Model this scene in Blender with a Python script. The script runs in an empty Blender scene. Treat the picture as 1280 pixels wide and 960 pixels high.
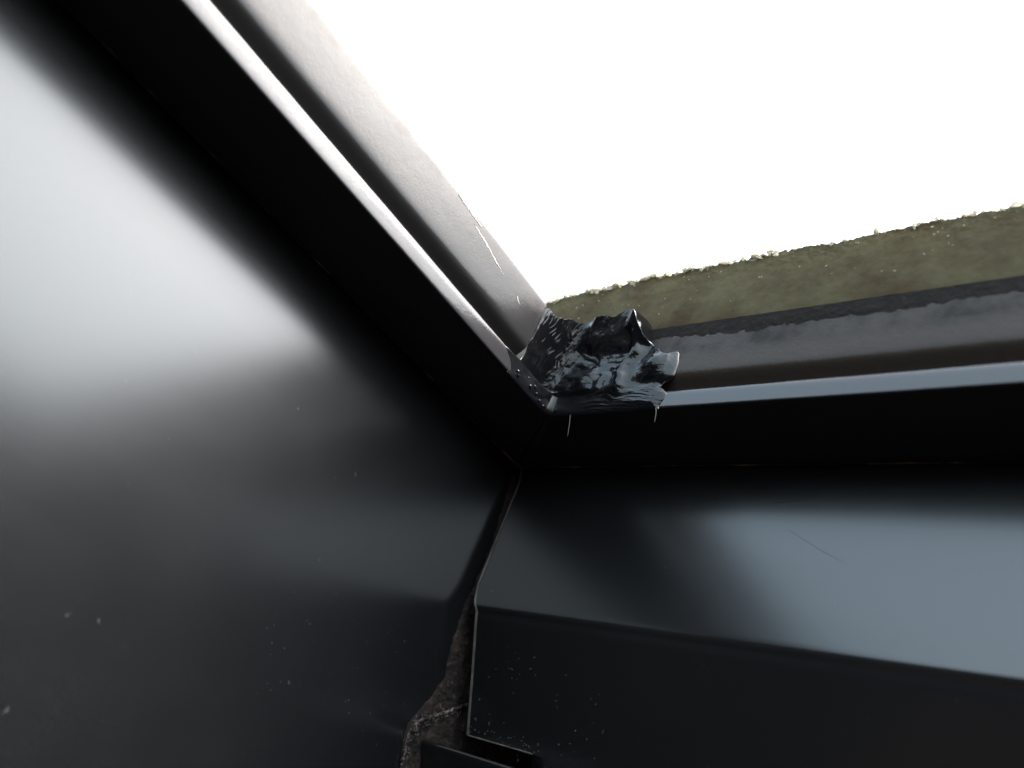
import bpy, bmesh, math, random
from mathutils import Vector, Matrix, noise
random.seed(7)
MM = 0.001
scn = bpy.context.scene

# ------------------------------------------------------------------ camera
cam_d = bpy.data.cameras.new('camera')
cam = bpy.data.objects.new('camera', cam_d)
scn.collection.objects.link(cam)
CX = Vector((0.75402134, 0.55083383, 0.35781826))
CY = Vector((0.08129602, -0.61882076, 0.78131416))
CZ = -Vector((-0.65179964, 0.56003835, 0.51138466))
m = Matrix((CX, CY, CZ)).transposed().to_4x4()
m.translation = Vector((0.19630253, -0.1872998, -0.1280004))
cam.matrix_world = m
cam_d.sensor_width = 36.0
cam_d.lens = 936.435 / 1280 * 36.0
cam_d.clip_start = 0.005
cam_d.clip_end = 200
cam_d.dof.use_dof = True
cam_d.dof.focus_distance = 0.245
cam_d.dof.aperture_fstop = 8.0
scn.camera = cam

# ------------------------------------------------------------------ sky, sun, exposure
SUN_EL, SUN_AZ = math.radians(58), math.radians(77)      # azimuth clockwise from +Y
w = bpy.data.worlds.new("World"); scn.world = w; w.use_nodes = True
nt = w.node_tree
bg = nt.nodes['Background']
sky = nt.nodes.new('ShaderNodeTexSky'); sky.sky_type = 'NISHITA'
sky.sun_disc = False
sky.sun_elevation = SUN_EL; sky.sun_rotation = SUN_AZ
sky.air_density = 1.0; sky.dust_density = 6.0; sky.ozone_density = 1.0
hsv = nt.nodes.new('ShaderNodeHueSaturation'); hsv.inputs['Saturation'].default_value = 0.62; hsv.inputs['Hue'].default_value = 0.475
nt.links.new(sky.outputs[0], hsv.inputs['Color'])
tint = nt.nodes.new('ShaderNodeMix'); tint.data_type = 'RGBA'; tint.blend_type = 'MULTIPLY'; tint.inputs[0].default_value = 1
tint.inputs[7].default_value = (.95, 1.0, 1.0, 1)
nt.links.new(hsv.outputs[0], tint.inputs[6]); nt.links.new(tint.outputs[2], bg.inputs[0])
bg.inputs[1].default_value = 0.15
sd = bpy.data.lights.new('sun', 'SUN'); sd.energy = 0.35; sd.angle = math.radians(40); sd.color = (1, .99, .97)
sun = bpy.data.objects.new('sun', sd); scn.collection.objects.link(sun)
sv = Vector((math.sin(SUN_AZ)*math.cos(SUN_EL), math.cos(SUN_AZ)*math.cos(SUN_EL), math.sin(SUN_EL)))
sun.rotation_euler = sv.to_track_quat('Z', 'Y').to_euler()
vs = scn.view_settings
vs.view_transform = 'Standard'; vs.look = 'None'; vs.gamma = 1; vs.use_curve_mapping = False
vs.exposure = 2.8

# ------------------------------------------------------------------ materials
def mat(name, base=(0.012, 0.012, 0.013), rough=0.3, spec=0.5):
    mt = bpy.data.materials.new(name); mt.use_nodes = True
    p = mt.node_tree.nodes['Principled BSDF']
    p.inputs['Base Color'].default_value = (*base, 1)
    p.inputs['Roughness'].default_value = rough
    p.inputs['Specular IOR Level'].default_value = spec
    return mt, mt.node_tree, p

def N(nt, t, **kw):
    n = nt.nodes.new(t)
    for k, v in kw.items():
        if k in n.inputs: n.inputs[k].default_value = v
        else: setattr(n, k, v)
    return n

def coords(nt, scale):
    tc = N(nt, 'ShaderNodeTexCoord'); mp = N(nt, 'ShaderNodeMapping')
    mp.inputs['Scale'].default_value = scale
    nt.links.new(tc.outputs['Object'], mp.inputs[0]); return mp.outputs[0]

def ntex(nt, vec, scale=1, detail=4, rough=.55):
    n = N(nt, 'ShaderNodeTexNoise'); n.inputs['Scale'].default_value = scale
    n.inputs['Detail'].default_value = detail; n.inputs['Roughness'].default_value = rough
    nt.links.new(vec, n.inputs['Vector']); return n.outputs['Fac']

def ramp(nt, fac, a, b, c0=(0, 0, 0, 1), c1=(1, 1, 1, 1)):
    r = N(nt, 'ShaderNodeValToRGB'); e = r.color_ramp.elements
    e[0].position = a; e[1].position = b; e[0].color = c0; e[1].color = c1
    nt.links.new(fac, r.inputs[0]); return r.outputs[0]

def mathn(nt, op, a, b=None, c=None):
    n = N(nt, 'ShaderNodeMath', operation=op)
    for i, x in enumerate((a, b, c)):
        if x is None: continue
        if isinstance(x, (int, float)): n.inputs[i].default_value = x
        else: nt.links.new(x, n.inputs[i])
    return n.outputs[0]

def mixc(nt, fac, a, b):
    n = N(nt, 'ShaderNodeMix', data_type='RGBA')
    nt.links.new(fac, n.inputs[0])
    for i, x in ((6, a), (7, b)):
        if isinstance(x, tuple): n.inputs[i].default_value = (*x, 1)
        else: nt.links.new(x, n.inputs[i])
    return n.outputs[2]

def bump(nt, p, h, dist, strength=1.0):
    b = N(nt, 'ShaderNodeBump'); b.inputs['Distance'].default_value = dist
    b.inputs['Strength'].default_value = strength
    nt.links.new(h, b.inputs['Height']); nt.links.new(b.outputs[0], p.inputs['Normal'])

def paint(name, grain, rough=.33, dust=.5, base=(0.012, 0.0122, 0.0135), spec=1.0, bs=1):
    """satin black stove paint: faint rolling grain, orange peel, thin dust film and specks"""
    mt, nt, p = mat(name, base, rough, spec)
    lines = ntex(nt, coords(nt, grain), 1, 5, .6)
    peel = ntex(nt, coords(nt, (1, 1, 1)), 700, 3, .5)
    haze = ntex(nt, coords(nt, (1, 1, 1)), 11, 6, .62)
    fine = ntex(nt, coords(nt, (1, 1, 1)), 1500, 2, .6)
    r = mathn(nt, 'MULTIPLY_ADD', lines, .035, rough - .02)
    r = mathn(nt, 'MULTIPLY_ADD', ramp(nt, haze, .35, .85), .04, r)
    nt.links.new(r, p.inputs['Roughness'])
    film = mathn(nt, 'MULTIPLY', ramp(nt, haze, .42, .72), ramp(nt, fine, .45, .75))
    film = mathn(nt, 'MULTIPLY', film, dust*.6)
    col = mixc(nt, film, base, (.072, .070, .068))
    nt.links.new(col, p.inputs['Base Color'])
    h = mathn(nt, 'MULTIPLY_ADD', lines, .5, mathn(nt, 'MULTIPLY', peel, .08))
    bump(nt, p, h, .00003, bs)
    return mt

M_left = paint('satin_black_left', (300, 6, 300), .215, .4, (.007, .0076, .0085), 1.0, .35)
M_far = paint('satin_black_far', (10, 200, 200), .225, .12, (.008, .0083, .009), 1.0, .35)
M_dark = paint('satin_black_plain', (20, 20, 20), .4, .4)

def rail_paint(name, along, tint, base=(.018, .017, .018), spec=.36, ra=.11, bd=.00012, tlo=.0255, tg=.55):
    mt, nt, p = mat(name, base, .3, spec)
    sc = (40, 500, 500) if along == 'x' else (500, 40, 500)
    streak = ntex(nt, coords(nt, sc), 1, 4, .65)
    mott = ntex(nt, coords(nt, (1, 1, 1)), 120, 6, .65)
    peel = ntex(nt, coords(nt, (1, 1, 1)), 1600, 2, .5)
    tc = N(nt, 'ShaderNodeTexCoord'); sp = N(nt, 'ShaderNodeSeparateXYZ')
    nt.links.new(tc.outputs['Object'], sp.inputs[0]); z = sp.outputs['Z']
    zz = mathn(nt, 'MULTIPLY_ADD', streak, .004, mathn(nt, 'SUBTRACT', z, .002))
    def band(lo, hi, soft):
        a = N(nt, 'ShaderNodeMapRange'); a.inputs[1].default_value = lo; a.inputs[2].default_value = lo + soft
        nt.links.new(zz, a.inputs[0])
        b = N(nt, 'ShaderNodeMapRange'); b.inputs[1].default_value = hi; b.inputs[2].default_value = hi - soft
        nt.links.new(zz, b.inputs[0])
        return mathn(nt, 'MULTIPLY', a.outputs[0], b.outputs[0])
    grime = band(.0058, .0092, .0010)
    top = band(tlo, .045, .005)
    g = mathn(nt, 'MULTIPLY', mathn(nt, 'MAXIMUM', grime, mathn(nt, 'MULTIPLY', top, tg)), ramp(nt, mott, .3, .6))
    col = mixc(nt, g, base, tint)
    nt.links.new(col, p.inputs['Base Color'])
    r = mathn(nt, 'MULTIPLY_ADD', g, .35, mathn(nt, 'MULTIPLY_ADD', mott, .12, ra))
    nt.links.new(r, p.inputs['Roughness'])
    bump(nt, p, mathn(nt, 'MULTIPLY_ADD', mott, .8, mathn(nt, 'MULTIPLY', peel, .25)), bd, .8)
    return mt
M_raill = rail_paint('rail_black_left', 'y', (.055, .046, .042), (.026, .025, .027), .42)
M_railul = rail_paint('rail_mottled_left', 'y', (.06, .05, .045), (.018, .0175, .018), .21, .15)
M_railf = rail_paint('rail_black_far', 'x', (.05, .038, .032), spec=.75)
M_railu = rail_paint('rail_dusty_far', 'x', (.010, .008, .007), (.038, .029, .0235), .2, .2, .00035, .0185, 1.0)

# wet black sealant
M_seal, nt, p = mat('wet_black_sealant', (.005, .005, .006), .06, .38)
pn = ntex(nt, coords(nt, (1, 1, 1)), 260, 5, .6)
sm = ntex(nt, coords(nt, (1, 1, 1)), 60, 3, .5)
nt.links.new(mathn(nt, 'MULTIPLY_ADD', ramp(nt, sm, .35, .7), .16, .05), p.inputs['Roughness'])
bump(nt, p, pn, .00018, .5)
M_strand, nt, p = mat('dry_sealant_strand', (.12, .12, .11), .5)

# olive foam
M_foam, nt, p = mat('olive_foam', (.1, .09, .055), .85, .08)
cn = ntex(nt, coords(nt, (1, 1, 1)), 140, 6, .7)
cl = ntex(nt, coords(nt, (1, 1, 1)), 38, 4, .6)
c1 = mixc(nt, ramp(nt, cl, .35, .65), (.054, .043, .025), (.067, .064, .038))
c2 = mixc(nt, mathn(nt, 'MULTIPLY', ramp(nt, cn, .58, .72), .5), c1, (.11, .115, .075))
nt.links.new(c2, p.inputs['Base Color'])
bump(nt, p, cn, .0009, .9)
tr = N(nt, 'ShaderNodeBsdfTranslucent')
sp_ = ntex(nt, coords(nt, (1, 1, 1)), 75, 5, .65)
nt.links.new(mixc(nt, ramp(nt, sp_, .38, .62), (.20, .15, .10), (.42, .40, .27)), tr.inputs['Color'])
ms = N(nt, 'ShaderNodeMixShader'); ms.inputs[0].default_value = .35
nt.links.new(p.outputs[0], ms.inputs[1]); nt.links.new(tr.outputs[0], ms.inputs[2])
nt.links.new(ms.outputs[0], nt.nodes['Material Output'].inputs[0])
# translucent torn resin
M_crumb = bpy.data.materials.new('torn_translucent_resin'); M_crumb.use_nodes = True
nt = M_crumb.node_tree; p = nt.nodes['Principled BSDF']
p.inputs['Base Color'].default_value = (.2, .17, .09, 1); p.inputs['Roughness'].default_value = .3
tr = N(nt, 'ShaderNodeBsdfTranslucent'); tr.inputs['Color'].default_value = (.85, .82, .72, 1)
ms = N(nt, 'ShaderNodeMixShader'); ms.inputs[0].default_value = .8
nt.links.new(p.outputs[0], ms.inputs[1]); nt.links.new(tr.outputs[0], ms.inputs[2])
nt.links.new(ms.outputs[0], nt.nodes['Material Output'].inputs[0])

M_adh, nt, p = mat('brown_black_adhesive', (.012, .009, .008), .8, .12)
cn = ntex(nt, coords(nt, (1, 1, 1)), 400, 5, .7)
nt.links.new(mixc(nt, ramp(nt, cn, .5, .75), (.006, .0045, .004), (.018, .013, .011)), p.inputs['Base Color'])
bump(nt, p, cn, .0006, .9)

M_grime, nt, p = mat('dusty_grime', (.04, .03, .026), .8, .3)
cn = ntex(nt, coords(nt, (1, 1, 1)), 500, 6, .7)
cl = ntex(nt, coords(nt, (1, 1, 1)), 90, 5, .6)
c1 = mixc(nt, ramp(nt, cl, .4, .65), (.009, .0065, .006), (.040, .026, .021))
nt.links.new(mixc(nt, ramp(nt, cn, .55, .8), c1, (.13, .10, .085)), p.inputs['Base Color'])
bump(nt, p, cn, .0007, 1)

M_rust, nt, p = mat('rusty_seam', (.06, .028, .018), .8, .3)
cl = ntex(nt, coords(nt, (1, 1, 1)), 60, 5, .6)
nt.links.new(mixc(nt, ramp(nt, cl, .5, .68), (.03, .02, .015), (.3, .16, .10)), p.inputs['Base Color'])

M_edge, nt, p = mat('worn_cut_edge', (.11, .10, .09), .55, .5)
cl = ntex(nt, coords(nt, (1, 1, 1)), 250, 5, .6)
nt.links.new(mixc(nt, ramp(nt, cl, .3, .7), (.05, .045, .04), (.16, .145, .13)), p.inputs['Base Color'])

M_white, nt, p = mat('dried_pale_adhesive', (.62, .58, .54), .5, .4)
cn = ntex(nt, coords(nt, (1, 1, 1)), 600, 5, .6); bump(nt, p, cn, .0002, 1)
tr = N(nt, 'ShaderNodeBsdfTranslucent'); tr.inputs['Color'].default_value = (.8, .76, .7, 1)
ms = N(nt, 'ShaderNodeMixShader'); ms.inputs[0].default_value = .5
nt.links.new(p.outputs[0], ms.inputs[1]); nt.links.new(tr.outputs[0], ms.inputs[2])
nt.links.new(ms.outputs[0], nt.nodes['Material Output'].inputs[0])
M_lint, nt, p = mat('pale_lint', (.36, .35, .34), .8, .2)
M_floor, nt, p = mat('dark_floor', (.014, .011, .010), .8, .2)

# ------------------------------------------------------------------ mesh helpers (millimetres in, metres out)
def link(name, verts, faces, material, parent=None, smooth=True, mats=None, fmat=None):
    me = bpy.data.meshes.new(name)
    me.from_pydata([(v[0]*MM, v[1]*MM, v[2]*MM) for v in verts], [], faces)
    me.materials.append(material)
    for x in (mats or []): me.materials.append(x)
    if fmat: me.polygons.foreach_set('material_index', fmat)
    me.validate(); me.update()
    bm = bmesh.new(); bm.from_mesh(me)
    bmesh.ops.recalc_face_normals(bm, faces=bm.faces); bm.to_mesh(me); bm.free()
    if smooth:
        me.polygons.foreach_set('use_smooth', [True]*len(me.polygons))
        me.set_sharp_from_angle(angle=math.radians(38))
    o = bpy.data.objects.new(name, me); scn.collection.objects.link(o)
    if parent: o.parent = parent
    return o

def tag(o, label=None, cat=None, group=None, kind=None):
    for k, v in (('label', label), ('category', cat), ('group', group), ('kind', kind)):
        if v: o[k] = v
    return o

def empty(name, label, cat, group=None):
    o = bpy.data.objects.new(name, None); scn.collection.objects.link(o); o.empty_display_size = .01
    return tag(o, label, cat, group)

def chaikin(pts, n=2, closed=False, keep=()):
    for _ in range(n):
        out = []; k = len(pts)
        rng = range(k) if closed else range(k-1)
        if not closed: out.append(pts[0])
        for i in rng:
            a, b = pts[i], pts[(i+1) % k]
            out.append(tuple(a[j]*.75+b[j]*.25 for j in range(len(a))))
            out.append(tuple(a[j]*.25+b[j]*.75 for j in range(len(a))))
        if not closed: out.append(pts[-1])
        pts = out
    return pts

def grid(fn, nu, nv):
    vs = [fn(i/nu, j/nv) for i in range(nu+1) for j in range(nv+1)]
    fs = [(i*(nv+1)+j, (i+1)*(nv+1)+j, (i+1)*(nv+1)+j+1, i*(nv+1)+j+1) for i in range(nu) for j in range(nv)]
    return vs, fs

def sweep(prof, sections):
    """closed profile, list of functions (d,z)->xyz, capped"""
    k = len(prof); vs = []; fs = []
    for s in sections: vs += [s(d, z) for d, z in prof]
    for i in range(len(sections)-1):
        for j in range(k):
            fs.append((i*k+j, i*k+(j+1) % k, (i+1)*k+(j+1) % k, (i+1)*k+j))
    fs.append(tuple(range(k))); fs.append(tuple((len(sections)-1)*k+j for j in range(k)))
    return vs, fs

def nz(x, y, z, s, o=0): return noise.noise(Vector((x*s+o, y*s+o*1.3, z*s-o)))
def fbm(x, y, z, s, oc=4, o=0): return noise.fractal(Vector((x*s+o, y*s-o, z*s+o*2)), .9, 2.1, oc)

def boxv(x0, x1, y0, y1, z0, z1):
    v = [(x, y, z) for x in (x0, x1) for y in (y0, y1) for z in (z0, z1)]
    f = [(0, 1, 3, 2), (4, 6, 7, 5), (0, 4, 5, 1), (2, 3, 7, 6), (0, 2, 6, 4), (1, 5, 7, 3)]
    return v, f

XR, YN = 560.0, -560.0      # inner faces of the housing's other two sides

# ------------------------------------------------------------------ housing
v, f = boxv(-200, XR+200, YN-200, 300, -420, -410)
tag(link('floor', v, f, M_floor, smooth=False), kind='structure')
v, f = boxv(XR, XR+2, YN, 60, -410, 0); tag(link('wall_right', v, f, M_dark, smooth=False), kind='structure')
v, f = boxv(-2, XR+2, YN-2, YN, -410, 0); tag(link('wall_near', v, f, M_dark, smooth=False), kind='structure')
# unseen deck slabs round the opening, added to stop light leaks
rv = []; rf = []
for bx_ in ((-200, 23.4, YN, 1.2, 7.4, 31), (-200, 6.5, YN, -31, 31.1, 57), (-200, XR+200, 3.6, 300, 7.2, 58), (-14, XR+2, -25, 3.5, 7.2, 32.4),
            (-14, XR+2, 1, 120, .6, 7.0)):
    b_, f_ = boxv(*bx_); n0 = len(rv); rv += b_; rf += [tuple(n0+i for i in q) for q in f_]
tag(link('roof_light_seal', rv, rf, M_dark, smooth=False), kind='structure')
v, f = boxv(-2, XR+2, 118, 122, -410, .5); tag(link('far_light_seal', v, f, M_dark, smooth=False), kind='structure')  # unseen outer skin behind the folded sheet, added to keep stray light out

# left side sheet: slightly uneven thin steel panel
left = empty('side_panel', 'large satin black steel sheet on the left with broad soft sky reflection', 'panel')
def lp(u, t):
    y = YN + (117-YN)*u; z = -410*t**1.0
    return (-.05 + .18*nz(y, z, 0, .012), y, z)
v, f = grid(lp, 130, 80)
n0 = len(v)
vb = [(-2.2, a[1], a[2]) for a in v]
link('steel_sheet', v + vb, f + [tuple(n0+i for i in q[::-1]) for q in f], M_left, left)

# far folded sheet
far = empty('folded_panel', 'black folded steel sheet below the right-hand rail, lower flap tucked back', 'panel')
zf0 = lambda x: -58.9 + .0135*(x-9)
def left_edge(z):     # trimmed left edge of the sheet
    T = [(3, 1.5), (-7, 4.4), (-30, 4.7), (-50, 5.0), (-56, 6.4), (-60, 8.6), (-80, 9), (-200, 9)]
    for (z0, x0), (z1, x1) in zip(T, T[1:]):
        if z <= z0 and z >= z1: return x0 + (x1-x0)*(z0-z)/(z0-z1)
    return 1.5 if z > 0 else 9
upz = [-.3 - 57.4*i/40 for i in range(41)]
prof = [(3.0, z) for z in upz] + [(3.05, -58.3), (3.25, -58.8), (3.6, -59.35), (4.1, -60.1)]
k = (22.9-3)/(98.7-59.2)
zz = -61
while zz > -96.2: prof.append((3 + k*(-59.2-zz)+.35, zz)); zz -= 1.6
lowstart = len(prof)
for zz in (-96.3, -100, -106, -115, -140, -200, -300, -409): prof.append((3 + k*(-59.2-zz)*(1 if zz > -140 else .72)+.35, zz))
xs = [0, .004, .015, .04, .07, .1, .13, .16, .2, .25, .3, .4, .5, .6, .7, .8, .9, 1]
xs = sorted(set(xs + [i/60 for i in range(20)]))
SLOTX = 37.0
V = []; F = []
nx = len(xs)
def xat(u, z):
    e = left_edge(z); 
    # column 3 sits on the slot's right side
    return e + (XR-e)*u
cols = [0, .0005] + [ (SLOTX-9)/(XR-9)*q for q in (.15, .35, .6, .85, .97, 1)] + [u for u in xs if u > .055]
sc = 7
for u in cols:
    for (y, z) in prof:
        x = xat(u, z)
        dz = .0135*(x-9) if z < -50 else .0135*(x-9)*max(0, (-z-20)/30)
        V.append((x, y + .10*nz(x, z, 3, .02), z+dz))
np_ = len(prof)
for i in range(len(cols)-1):
    for j in range(np_-1):
        if i < sc and j >= lowstart-0 and j < lowstart+3: continue      # the slot
        F.append((i*np_+j, (i+1)*np_+j, (i+1)*np_+j+1, i*np_+j+1))
sheet = link('folded_sheet', V, F, M_far, far)
md = sheet.modifiers.new('thick', 'SOLIDIFY'); md.thickness = .9*MM; md.offset = 0
# worn bright trimmed edge: slim strip along the left end of the sheet
SCR = []
E = [(left_edge(z)-.05, y, z) for (y, z) in prof if z > -97]
V = []; F = []
for i, (x, y, z) in enumerate(E):
    wv = .35 + .25*min(1, max(0, (-z-20)/50)) + .08*nz(0, 0, z, .4)
    for (a, b) in ((-wv, .1), (-wv, -.85), (wv*.4, -.75), (wv*.4, .1)):
        V.append((x+a, y+b, z))
for i in range(len(E)-1):
    for q in range(4): F.append((i*4+q, i*4+(q+1) % 4, (i+1)*4+(q+1) % 4, (i+1)*4+q))
F.append((0, 1, 2, 3)); F.append(tuple(4*(len(E)-1)+q for q in range(4)))
tag(link('cut_edge', V, F, M_edge, far), 'worn bare left edge of the folded sheet')
for pts_ in ([(101, -15.5), (106, -13.8), (113, -13.2), (118, -10.8)], [(112, -22), (121, -27.5), (129, -31.5)], [(116, -12.4), (121, -9.6)]):
    q_ = chaikin(pts_, 2); path = [(x, 2.52 + .10*nz(x, z, 3, .02), z) for x, z in q_]
    SCR.append(path)
# dusty lip of the slot
V = []; F = []
nn = 90
for i in range(nn+1):
    x = 9 + (SLOTX-8.6)*i/nn
    r = .16 + .22*max(0, nz(x, 1, 2, .9)) + .12*random.random()
    zc = -96.4 + .0135*(x-9); yc = 21.6 - .5
    for q in range(6):
        a = q*math.pi/3; V.append((x, yc + r*math.cos(a), zc + r*math.sin(a)))
for i in range(nn):
    for q in range(6): F.append((i*6+q, i*6+(q+1) % 6, (i+1)*6+(q+1) % 6, (i+1)*6+q))
link('slot_rim', V, F, M_edge, far)

# ------------------------------------------------------------------ hatch frame
frame = empty('hatch_frame', 'black hatch frame of two stepped rails meeting at the sealed corner', 'frame')
lower = chaikin([(0, .02), (12, 0), (33.6, 0), (34.9, .05), (35.7, .5), (36, 1.5), (36.15, 3), (36.05, 4.6), (35.6, 5.8), (34.6, 6.5), (33, 6.7), (20, 6.7), (0, 6.7)], 0, True)
core = chaikin([(33.6, 0), (35.3, .02), (36.0, .25), (36.12, 1.2), (36.15, 3), (36.15, 5.0), (35.9, 6.5), (35.0, 7.2), (33, 7.3)], 2)
lower = [(0, 0), (20, 0)] + core + [(20, 6.9), (0, 6.9)]
upcore = chaikin([(30.6, 6.0), (30.8, 7.9), (32.8, 10.0), (34.9, 12.1), (35.8, 13.5), (36.1, 15.4), (36.2, 24), (36.2, 32.0), (36.0, 32.9), (35.2, 33.1), (30, 33.1)], 2)
upper = upcore + [(24, 33.1), (24, 6.0)]
K = 29/36
ysecs = [YN] + [-500 + i*20 for i in range(16)] + [-190 + i*4 for i in range(37)]
def wob(t, z, o): return .10*nz(t, z, o, .03) + .03*nz(t, z, o, .25)
def L(y, miter=False):
    return lambda d, z: (d + (wob(y, z, 5) if d > 30 else 0), y if not miter else -d*K, z)
secs = [L(y) for y in ysecs if y < -46] + [L(-29, True)]
v, f = sweep(lower, secs); link('rail_flange', v, f, M_raill, frame)['label'] = 'flat flange and rounded lip along the left side'
secs = [L(y) for y in ysecs if y < -52] + [L(-50.3)]
v, f = sweep(upper, secs); link('rail_upstand', v, f, M_railul, frame)['label'] = 'broad bright upstand of the left rail'
xsecs = [50 + i*4 for i in range(38)] + [210 + i*20 for i in range(18)]
def R(x, miter=False):
    return lambda d, z: (x if not miter else d, -(d-7) + (-wob(x, z, 9) if d > 30 else 0) if not miter else -d*K, z)
# far flange is 29 mm wide: squeeze the flat part of the profile
def Rf(x, miter=False):
    def g(d, z):
        dd = d-7 if d > 30 else d*(23/30)
        if d > 30 and miter: return (d, -dd, z)
        return ((x if not miter else d), -dd - (wob(x, z, 9) if (d > 30 and not miter) else 0) + (3.0 if d == 0 else 0), z)
    return g
secs = [Rf(0, True)] + [Rf(x) for x in xsecs] + [Rf(XR)]
v, f = sweep(lower, secs); link('rail_flange', v, f, M_railf, frame)['label'] = 'flat flange and rounded lip along the far side'
secs = [R(x) for x in [47] + xsecs] + [R(XR)]
v, f = sweep(upper, secs); link('rail_upstand', v, f, M_railu, frame)['label'] = 'grey dusty upstand of the far rail'
# the two sides out of frame that close the hatch
v, f = boxv(XR-40, XR, YN, 3, 0, 33); link('rail_upstand', v, f, M_dark, frame, smooth=False)
v, f = boxv(0, XR-41, YN, YN+40, 0, 33.3); link('rail_upstand', v, f, M_dark, frame, smooth=False)

# rusty seam lines where the flanges meet the sheets
def tube(path, rad, seg=6):
    V = []; F = []
    for i, pnt in enumerate(path):
        pnt = Vector(pnt)
        d = (Vector(path[min(i+1, len(path)-1)]) - Vector(path[max(i-1, 0)])).normalized()
        a = d.orthogonal().normalized() if i == 0 else (a - d*a.dot(d)).normalized()
        b = d.cross(a); r = rad(i/(len(path)-1))
        for q in range(seg):
            t = 2*math.pi*q/seg; V.append(tuple(pnt + a*r*math.cos(t) + b*r*math.sin(t)))
    for i in range(len(path)-1):
        for q in range(seg): F.append((i*seg+q, i*seg+(q+1) % seg, (i+1)*seg+(q+1) % seg, (i+1)*seg+q))
    F.append(tuple(range(seg))); F.append(tuple((len(path)-1)*seg+q for q in range(seg)))
    return V, F
path = [(.9 + .25*nz(0, y, 0, .15), y, -.1) for y in [-300 + i*1.0 for i in range(301)]]
v, f = tube(path, lambda t: .26 + .12*nz(t*300, 0, 0, .2) + (.22 if t > .93 else 0)); link('seam_bead', v, f, M_rust, frame)
path = [(x, 2.5 + .2*nz(x, 0, 7, .15), -.05) for x in [2 + i*1.5 for i in range(170)]]
v, f = tube(path, lambda t: .22 + .1*nz(t*250, 3, 0, .2)); link('seam_bead', v, f, M_rust, frame)

# dark adhesive band above the grey face of the far rail
adh = empty('adhesive_band', 'rough brown-black adhesive band between grey rail face and olive foam', 'adhesive')
def ab(u, t):
    x = 44 + (330)*u
    z0 = 23.3 + 1.3*nz(x, 0, 0, .05) + .25*fbm(x, 0, 0, .2, 3, 4) + .004*(x-60)
    z1 = 34.2 + .5*nz(x, 1, 1, .3)
    z = z0 + (z1-z0)*t
    th = min(1, t*5)**.5 * (1.0 if t < .98 else .6)
    return (x, -28.9 - .02 - .38*min(1, t*1.6) - .08*fbm(x, 0, z, .35, 4), z)
v, f = grid(ab, 620, 24)
n0 = len(v); f = f + [(0, 24, n0-1, n0-25)]
link('adhesive_bead', v, f, M_adh, adh)

# ------------------------------------------------------------------ olive foam edge
foam = empty('foam_edge', 'olive green foam edge with ragged pale top above the far rail', 'foam')
def topz(x): return 61.6 + .9*fbm(x, 0, 0, .06, 3, 2) + .9*fbm(x, 5, 0, .55, 4, 8) + (-3.0*max(0, 1-(x+10)/70))
def fm(u, t):
    x = -16 + 306*u
    zt = topz(x); z0 = 33.3 + .4*nz(x, 0, 0, .4)
    if t < .8:
        s = t/.8; z = z0 + (zt-z0)*s
        y = -28.6 - 1.4*math.sin(min(1, s*1.02)*math.pi*.9)**.6
        rough_ = .12 + .9*max(0, s-.5)
        y += -rough_*fbm(x, z, 0, .22, 4, 6) - .8*max(0, s-.6)*fbm(x, z, 3, 1.1, 3, 1)
        return (x + .5*max(0, s-.7)*nz(x, z, 0, 1.0), y, z)
    s = (t-.8)/.2
    return (x, -28.6 + 30*s**1.5, zt + .8*fbm(x, s*30, 0, .5, 4, 3)*(1-s*.5) + .15)
v, f = grid(fm, 900, 90)
n0 = len(v); base = [(a[0], 1.4, 33.0) for a in v[::91]]
foamo = link('foam_body', v, f, M_foam, foam)
v, f = boxv(290, XR, -29, 2, 33.2, 61); link('foam_body', v, f, M_foam, foam, smooth=False)
# torn translucent flecks along the top
V = []; F = []
def lump(c, r, sq=(1, 1, 1)):
    bm_ico = ICO; n0 = len(V)
    rot = Matrix.Rotation(random.uniform(0, 6.28), 3, 'Y')
    for q in bm_ico[0]:
        w_ = r*(1 + .55*noise.noise(Vector(q)*1.7 + Vector(c)*3))
        s = rot @ Vector((q[0]*sq[0], q[1]*sq[1], q[2]*sq[2]))
        V.append((c[0]+s.x*w_, c[1]+s.y*w_, c[2]+s.z*w_))
    F.extend([tuple(n0+i for i in fc) for fc in bm_ico[1]])
bm = bmesh.new(); bmesh.ops.create_icosphere(bm, subdivisions=2, radius=1)
ICO = ([tuple(q.co) for q in bm.verts], [tuple(x.index for x in fc.verts) for fc in bm.faces]); bm.free()
for i in range(620):
    x = random.uniform(0, 286) if i > 200 else random.uniform(10, 110)
    d = abs(random.gauss(0, .8))
    r = random.uniform(.2, .62) if i % 4 else random.uniform(.6, 1.05)
    lump((x, -29.4 + random.uniform(-.6, 1.4), topz(x) + .3 - d*1.0), r, (random.uniform(.8, 2.2), .7, random.uniform(.5, 1)))
for i in range(70):
    x = random.uniform(12, 200); s = random.random()**.6
    lump((x, -30.1, 36 + s*(topz(x)-38)), random.uniform(.08, .22), (1.8, .6, .7))
tag(link('torn_fleck', V, F, M_crumb, foam), 'pale translucent torn flecks along the foam', kind='stuff')

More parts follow.
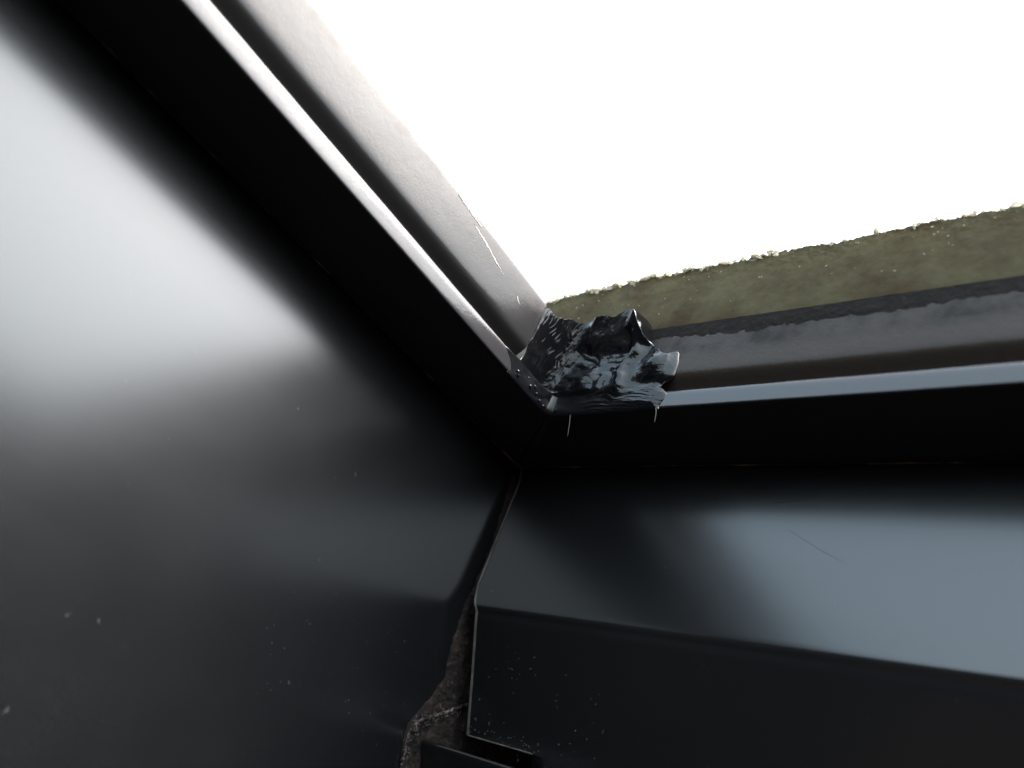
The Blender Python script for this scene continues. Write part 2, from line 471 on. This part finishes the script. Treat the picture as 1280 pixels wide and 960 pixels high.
# ------------------------------------------------------------------ sealant in the corner
seal = empty('sealant_patch', 'shiny wet black sealant smeared over the gap where the rails meet', 'sealant')
def polyl(pts, t):
    Ls = [(Vector(b)-Vector(a)).length for a, b in zip(pts, pts[1:])]
    T = t*sum(Ls)
    for (a, b, l) in zip(pts, pts[1:], Ls):
        if T <= l or b == pts[-1]: return Vector(a).lerp(Vector(b), min(1, T/l))
        T -= l
sharp = chaikin([(36.7, -60.5), (36.7, -45), (36.8, -34.5), (37.5, -30.7), (41.5, -29.7), (50, -29.6), (85, -29.6)], 3)
rec = chaikin([(36.6, -51.2), (33.5, -47), (29.8, -41.5), (30.5, -35), (36.5, -31.4), (44, -30.6), (53, -30.3), (62, -30.0), (85, -29.9)], 3)
fil = chaikin([(36.9, -52), (37.6, -46), (39.6, -38.5), (44.5, -33), (53, -30.6), (62, -30.0), (85, -29.9)], 3)
def sm01(a, b, x):
    t = max(0, min(1, (x-a)/(b-a))); return t*t*(3-2*t)
def gauss(x, z, cx, cz, sx, sz): return math.exp(-((x-cx)/sx)**2 - ((z-cz)/sz)**2)
def spt(u, z):
    a = polyl(sharp, u); b = polyl(fil, u)
    c = polyl(rec, u)
    k_ = sm01(6.2, 8.6, z); b = c.lerp(b, max(0, min(1, (z-8)/30)))
    pnt = a.lerp(b, k_)
    k_ = sm01(5.5, 12, z); q = polyl(sharp, min(1, u+.02)).lerp(polyl(fil, min(1, u+.02)), k_) - polyl(sharp, max(0, u-.02)).lerp(polyl(fil, max(0, u-.02)), k_)
    n = Vector((-q.y, q.x)).normalized()     # left normal
    if n.dot(Vector((1, -1))) < 0: n = -n
    return pnt, n
def sp(u, t):
    # outline of the patch: top and bottom limits vary along the way
    top = 31.5 + 4.5*sm01(.05, .3, u) + .5*sm01(.36, .5, u)*(1-sm01(.55, .6, u)) + 2.0*math.exp(-((u-.70)/.08)**2) - 13*sm01(.8, .93, u)
    top += .9*fbm(u*50, 0, 0, .25, 3, 5)
    z = -.55 + (top+.55)*t
    # left and right rim wobble
    e0 = .03 + .03*fbm(0, 0, z, .12, 2, 4) + .05*sm01(7, 0, z)
    e1 = .955 - .06*min(1.6, max(0, (z-17)/9)**2) - .05*math.exp(-((z-9)/2.2)**2) - .02*sm01(6, 0, z) + .006*fbm(0, 3, z, .25, 2, 1)
    uu = e0 + (e1-e0)*u
    pnt, n = spt(uu, z)
    x = pnt.x
    X = uu*60                      # running millimetres along the patch
    wx = X + 2.2*fbm(X, z, 0, .11, 2, 2); wz = z + 2.0*fbm(X, z, 5, .11, 2, 7)
    h = .8
    low = sm01(9, 3, z)
    h -= .45*low*(1-sm01(.62, .75, uu))
    # left end and hood: surface leans out as it rises, so it looks down at the dark room
    left_ = 1-sm01(.27, .36, uu)
    h += left_*.06*max(0, z-9) - left_*.5
    hood = sm01(21, 26, wz)*sm01(.28, .40, uu)*(1-sm01(.72, .79, uu))
    h += hood*(.9 + .40*max(0, wz-23))
    # fat spatula facets between, upright and slightly cupped
    mid = sm01(.30, .36, uu)*(1-sm01(.64, .7, uu))*sm01(6, 10, z)*(1-sm01(23, 27, wz))
    h += mid*(.7*nz(wx, wz, 4, .15) - .03*(wz-8) + .65*abs(nz(wx*.8+wz*.6, wz*.5-wx*.2, 2, .27)))
    h += mid*1.1*gauss(wx, wz, 29, 14, 1.8, 6) + mid*.28*nz(wx, wz*1.2, 8, .42)
    # upright ridge and hooded lobe near the right end
    h += 1.9*math.exp(-((wx-42)/1.8)**2)*sm01(3, 10, z) + (.17*max(0, z-25))*gauss(X, z, 44.5, 34, 5.5, 7)
    h -= .8*gauss(wx, wz, 46.5, 23, 1.6, 4)
    # round blob at the right end
    h += 2.6*gauss(X, z, 51.0, 17.0, 3.8, 4.6) - .9*gauss(X, z, 50, 9.5, 4, 2.0)
    h += .8*gauss(X, z, 50.5, 22.5, 1.4, .9)
    # thin smear dragged along the lip
    h += .45*abs(fbm(wx*.35 + wz*1.1, wz*1.6, 1, .25, 3, 5))*sm01(.52, .66, uu)*sm01(11, 6, z)*(1-.6*sm01(.84, .9, uu))
    h += .10*fbm(wx, wz, 9, .5, 3, 6)*sm01(3, 8, z)*sm01(.2, .33, uu)
    # fine drag marks on the left end
    h += .10*max(0, nz(wx*2.2, z*.25, 1, .9) - .1)*left_*sm01(8, 14, z)*4
    # taper into the metal at every rim
    rim = min(1, u*7, (1-u)*20, t*9, (1-t)*(45 - 36*sm01(.6, .72, uu)))
    rim = math.sqrt(max(0, rim))
    h = -.9 + (h+.9)*rim
    return (pnt.x + n.x*h, pnt.y + n.y*h, z - .2*(1-rim)*0)
v, f = grid(sp, 380, 250)
link('sealant_body', v, f, M_seal, seal)
# strands hanging from the lip
for (a, b, r) in (((46.0, -29.0, -.2), (48.7, -29.2, -9.2), .08), ((79, -29.4, -.2), (80.1, -29.2, -5.6), .09), ((78.6, -31, 6.0), (80.8, -31.5, 8.6), .08)):
    path = []
    for i in range(13):
        t = i/12; q = Vector(a).lerp(Vector(b), t)
        path.append((q.x + .12*math.sin(t*4.0), q.y, q.z))
    v, f = tube(path, lambda t, r=r: r*(1-.55*t)); link('strand', v, f, M_strand, seal)
for path in SCR:
    v, f = tube(path, lambda t: .012 + .02*math.sin(math.pi*t), 5); link('scratch_mark', v, f, M_adh, far)
# small loose beads of sealant on the flange lip
V = []; F = []
for c in [(36.6, -42, 2.6), (36.7, -38.5, 2.2), (36.7, -36, 1.2), (36.6, -44.5, 4.4), (36.5, -40, 4.2), (37, -33.5, 1.0), (36.5, -50, 2.8), (36.5, -49, 1.6), (40, -30, 1.1)]:
    lump(c, random.uniform(.35, .75), (.6, 1, 1.1))
tag(link('sealant_bead', V, F, M_seal, seal), kind='stuff')

# ------------------------------------------------------------------ dried adhesive streaks on the left rail
def ribbon(name, pts, wfun, mat_, label, th=.12):
    V = []; F = []; n = 110
    for i in range(n+1):
        t = i/n; y, z = polyl(pts, t)
        wv = wfun(t)*(.55 + .9*abs(nz(y, 0, 3, .9)) + .3*random.random())
        o = .35*nz(y, 2, 5, .8)
        for j in range(5):
            s = j/4*2-1; V.append((36.28 + th*(1-s*s)*(.6+.6*abs(nz(y, s, 0, 1.3))), y, z + o + s*wv))
        V.append((35.9, y, z + o))
    for i in range(n):
        for j in range(6): F.append((i*6+j, i*6+(j+1) % 6, (i+1)*6+(j+1) % 6, (i+1)*6+j))
    F.append(tuple(range(6))); F.append(tuple(n*6+j for j in range(6)))
    return tag(link(name, V, F, mat_), label, 'glue streak')
ribbon('glue_streak', [(-102, 31.9), (-95, 31.6), (-89.5, 30.8)], lambda t: .75*math.sin(math.pi*min(1, t+.12)*.9)+.05, M_white, 'pale glue torn over the top edge of the left rail', .22)
ribbon('glue_streak', [(-92, 29.2), (-84, 27.9), (-72.6, 25.0)], lambda t: .38*math.sin(math.pi*(t*.9+.08)), M_white, 'thin pale glue streak on the bright rail face, below the torn glue')
ribbon('glue_streak', [(-64, 24.0), (-61.5, 22.6)], lambda t: .3*math.sin(math.pi*t)+.03, M_white, 'tiny pale glue fleck on the left rail, nearest to the wet sealant')

# ------------------------------------------------------------------ grime in the vertical corner
grime = empty('corner_grime', 'brown dusty grime packed beside the bare edge of the folded sheet', 'grime')
gc = [(1.5, -4), (3.6, -18), (5.6, -32.6), (5.8, -45), (5.0, -58.9), (6.5, -72), (9.6, -83.6), (5.5, -94), (1.6, -101.5), (3.4, -107), (6.2, -114), (9, -122)]
def gcurve(z):
    for (y0, z0), (y1, z1) in zip(gc, gc[1:]):
        if z <= z0 and z >= z1: return y0 + (y1-y0)*(z0-z)/(z0-z1)
    return gc[-1][0]
def gr(u, t):
    z = -4 - 116*u
    y0 = gcurve(z) + .9*fbm(0, 0, z, .25, 3, 1) - .3
    y1 = 62
    tt = t**1.6
    y = y0 + (y1-y0)*tt
    th = .85*min(1, t*7)**.5
    return (-.35 + th + .5*fbm(0, y, z, .4, 4, 2)*min(1, t*6) + .22*fbm(0, y, z, 1.6, 3, 5), y, z)
v, f = grid(gr, 420, 90)
link('grime_crust', v, f, M_grime, grime)
rp = chaikin([(1, 6.3, -116), (1, 3.7, -107.1), (1, 2.6, -102.9), (1, 5.3, -98.7), (1, 13.1, -94), (1, 24.4, -86.1), (1, 30, -83)], 3)
path = [polyl(rp, i/160) for i in range(161)]
path = [(q.x + .5*nz(i, 0, 0, .3), q.y + .6*nz(i, 4, 0, .22), q.z + .6*nz(i, 0, 9, .25)) for i, q in enumerate(path)]
v, f = tube(path, lambda t: .42 + .45*nz(t*100, 0, 0, .35) + .3*nz(t*100, 5, 0, 1.1)); link('grime_ridge', v, f, M_grime, grime)

# lower bracket poking up at the bottom
br = empty('lower_bracket', 'thin black bracket under the slot at the bottom of the corner', 'bracket')
bp = chaikin([(40, -101.5), (12.0, -103.0), (10.0, -103.3), (9.6, -104.2), (10.4, -105.5), (34, -142)], 2)
bp = bp + [(35, -141), (12.5, -105.8), (12.6, -104.6), (40, -103.1)]
v, f = sweep(bp, [(lambda d, z, x=x: (x, d, z + .0135*x)) for x in (1.2, 1.5, 10, 20, 30, 45, 70)])
link('bracket_plate', v, f, M_far, br)

M_ridge, nt, p = mat('pale_dust_ridge', (.12, .09, .075), .85, .2)
cn = ntex(nt, coords(nt, (1, 1, 1)), 450, 6, .7)
nt.links.new(mixc(nt, ramp(nt, cn, .45, .72), (.03, .022, .018), (.26, .21, .18)), p.inputs['Base Color'])
bump(nt, p, cn, .0008, 1)
grime.children[1].data.materials[0] = M_ridge
V = []; F = []
for i in range(70):
    q = polyl(rp, random.random()); a_ = random.uniform(0, 6.28); ln = random.uniform(.6, 2.2)
    c = (1.6 + random.random()*.6, q.y + random.gauss(0, 1.3), q.z + random.gauss(0, 1.3))
    cu = random.uniform(-1.5, 1.5)
    pth = [(c[0] + .25*math.sin(j), c[1] + ln*j/5*math.cos(a_ + cu*j/5), c[2] + ln*j/5*math.sin(a_ + cu*j/5)) for j in range(6)]
    v_, f_ = tube(pth, lambda t: .028, 4); n0 = len(V); V += v_; F += [tuple(n0+i_ for i_ in g_) for g_ in f_]
tag(link('dust_fibres', V, F, M_lint, grime), kind='stuff')

# ------------------------------------------------------------------ lint and dust specks
def specks(name, places, to3d, label):
    global V, F
    V = []; F = []
    for (a, b, s) in places:
        c = to3d(a, b)
        if random.random() < .45:
            n = 6; ang = random.uniform(0, 6.28); cur = random.uniform(-1.2, 1.2); Lh = min(s, .5)*random.uniform(1.5, 4)
            pth = []; pa, pb = a, b
            for i in range(n):
                pth.append(to3d(pa, pb)); pa += math.cos(ang)*Lh/n; pb += math.sin(ang)*Lh/n; ang += cur
            v_, f_ = tube(pth, lambda t: min(s, .4)*.075, 4); n0 = len(V); V += v_; F += [tuple(n0+i for i in q) for q in f_]
        else:
            lump(c, s*(.24 if s < .45 else .15))
    return tag(link(name, V, F, M_lint), label, 'lint', kind='stuff')
P0 = [(-92.0, -41.9), (-69.0, -51.2), (-63.6, -45.6), (-77.5, -62.4), (-28.2, -36.4), (-33.3, -46.8), (-59.4, -74.5), (-119.9, -86.1), (-55.6, -100.6), (-48.5, -108.3), (-25.7, -104.1), (-29.1, -86.9), (-16.0, -84.6), (-15.0, -80.0)]
pl = [(y, z, random.uniform(.35, .6)) for y, z in P0] + [(-113.6, -117.8, .7), (-113.0, -117.3, .5), (-106.4, -115.8, .75), (-106.0, -116.3, .5), (-112.7, -140.1, .9), (-112.2, -139.4, .7)]
pl += [(random.uniform(-70, 5), random.uniform(-112, -75), random.uniform(.15, .32)) for _ in range(45)]
pl += [(random.uniform(-200, 0), random.uniform(-140, -25), random.uniform(.10, .2)) for _ in range(60)]
specks('lint_specks', pl, lambda y, z: (.25, y, z), 'scattered pale lint specks on the left steel sheet')
lowy = lambda z: 3 + k*(-59.2-z) - .35
pl = [(random.uniform(12, 75), random.uniform(-100, -68), random.uniform(.22, .6)) for _ in range(45)]
pl += [(SLOTX*random.random()+5, -96 + random.uniform(0, 2.5), .3) for _ in range(26)]
pl += [(random.uniform(12, 160), random.uniform(-100, -62), random.uniform(.12, .25)) for _ in range(70)]
specks('lint_specks', pl, lambda x, z: (x, lowy(z), z + .0135*(x-9)), 'scattered lint on the tucked-back flap under the fold')
pl = [(48.5, -54.3, .35), (76.9, -37.1, .4), (12, -52, .7), (64, -56, .3)] + [(random.uniform(10, 170), random.uniform(-55, -8), random.uniform(.08, .15)) for _ in range(50)]
specks('lint_specks', pl, lambda x, z: (x, 2.5, z), 'few tiny dust specks on the upper face above the fold')
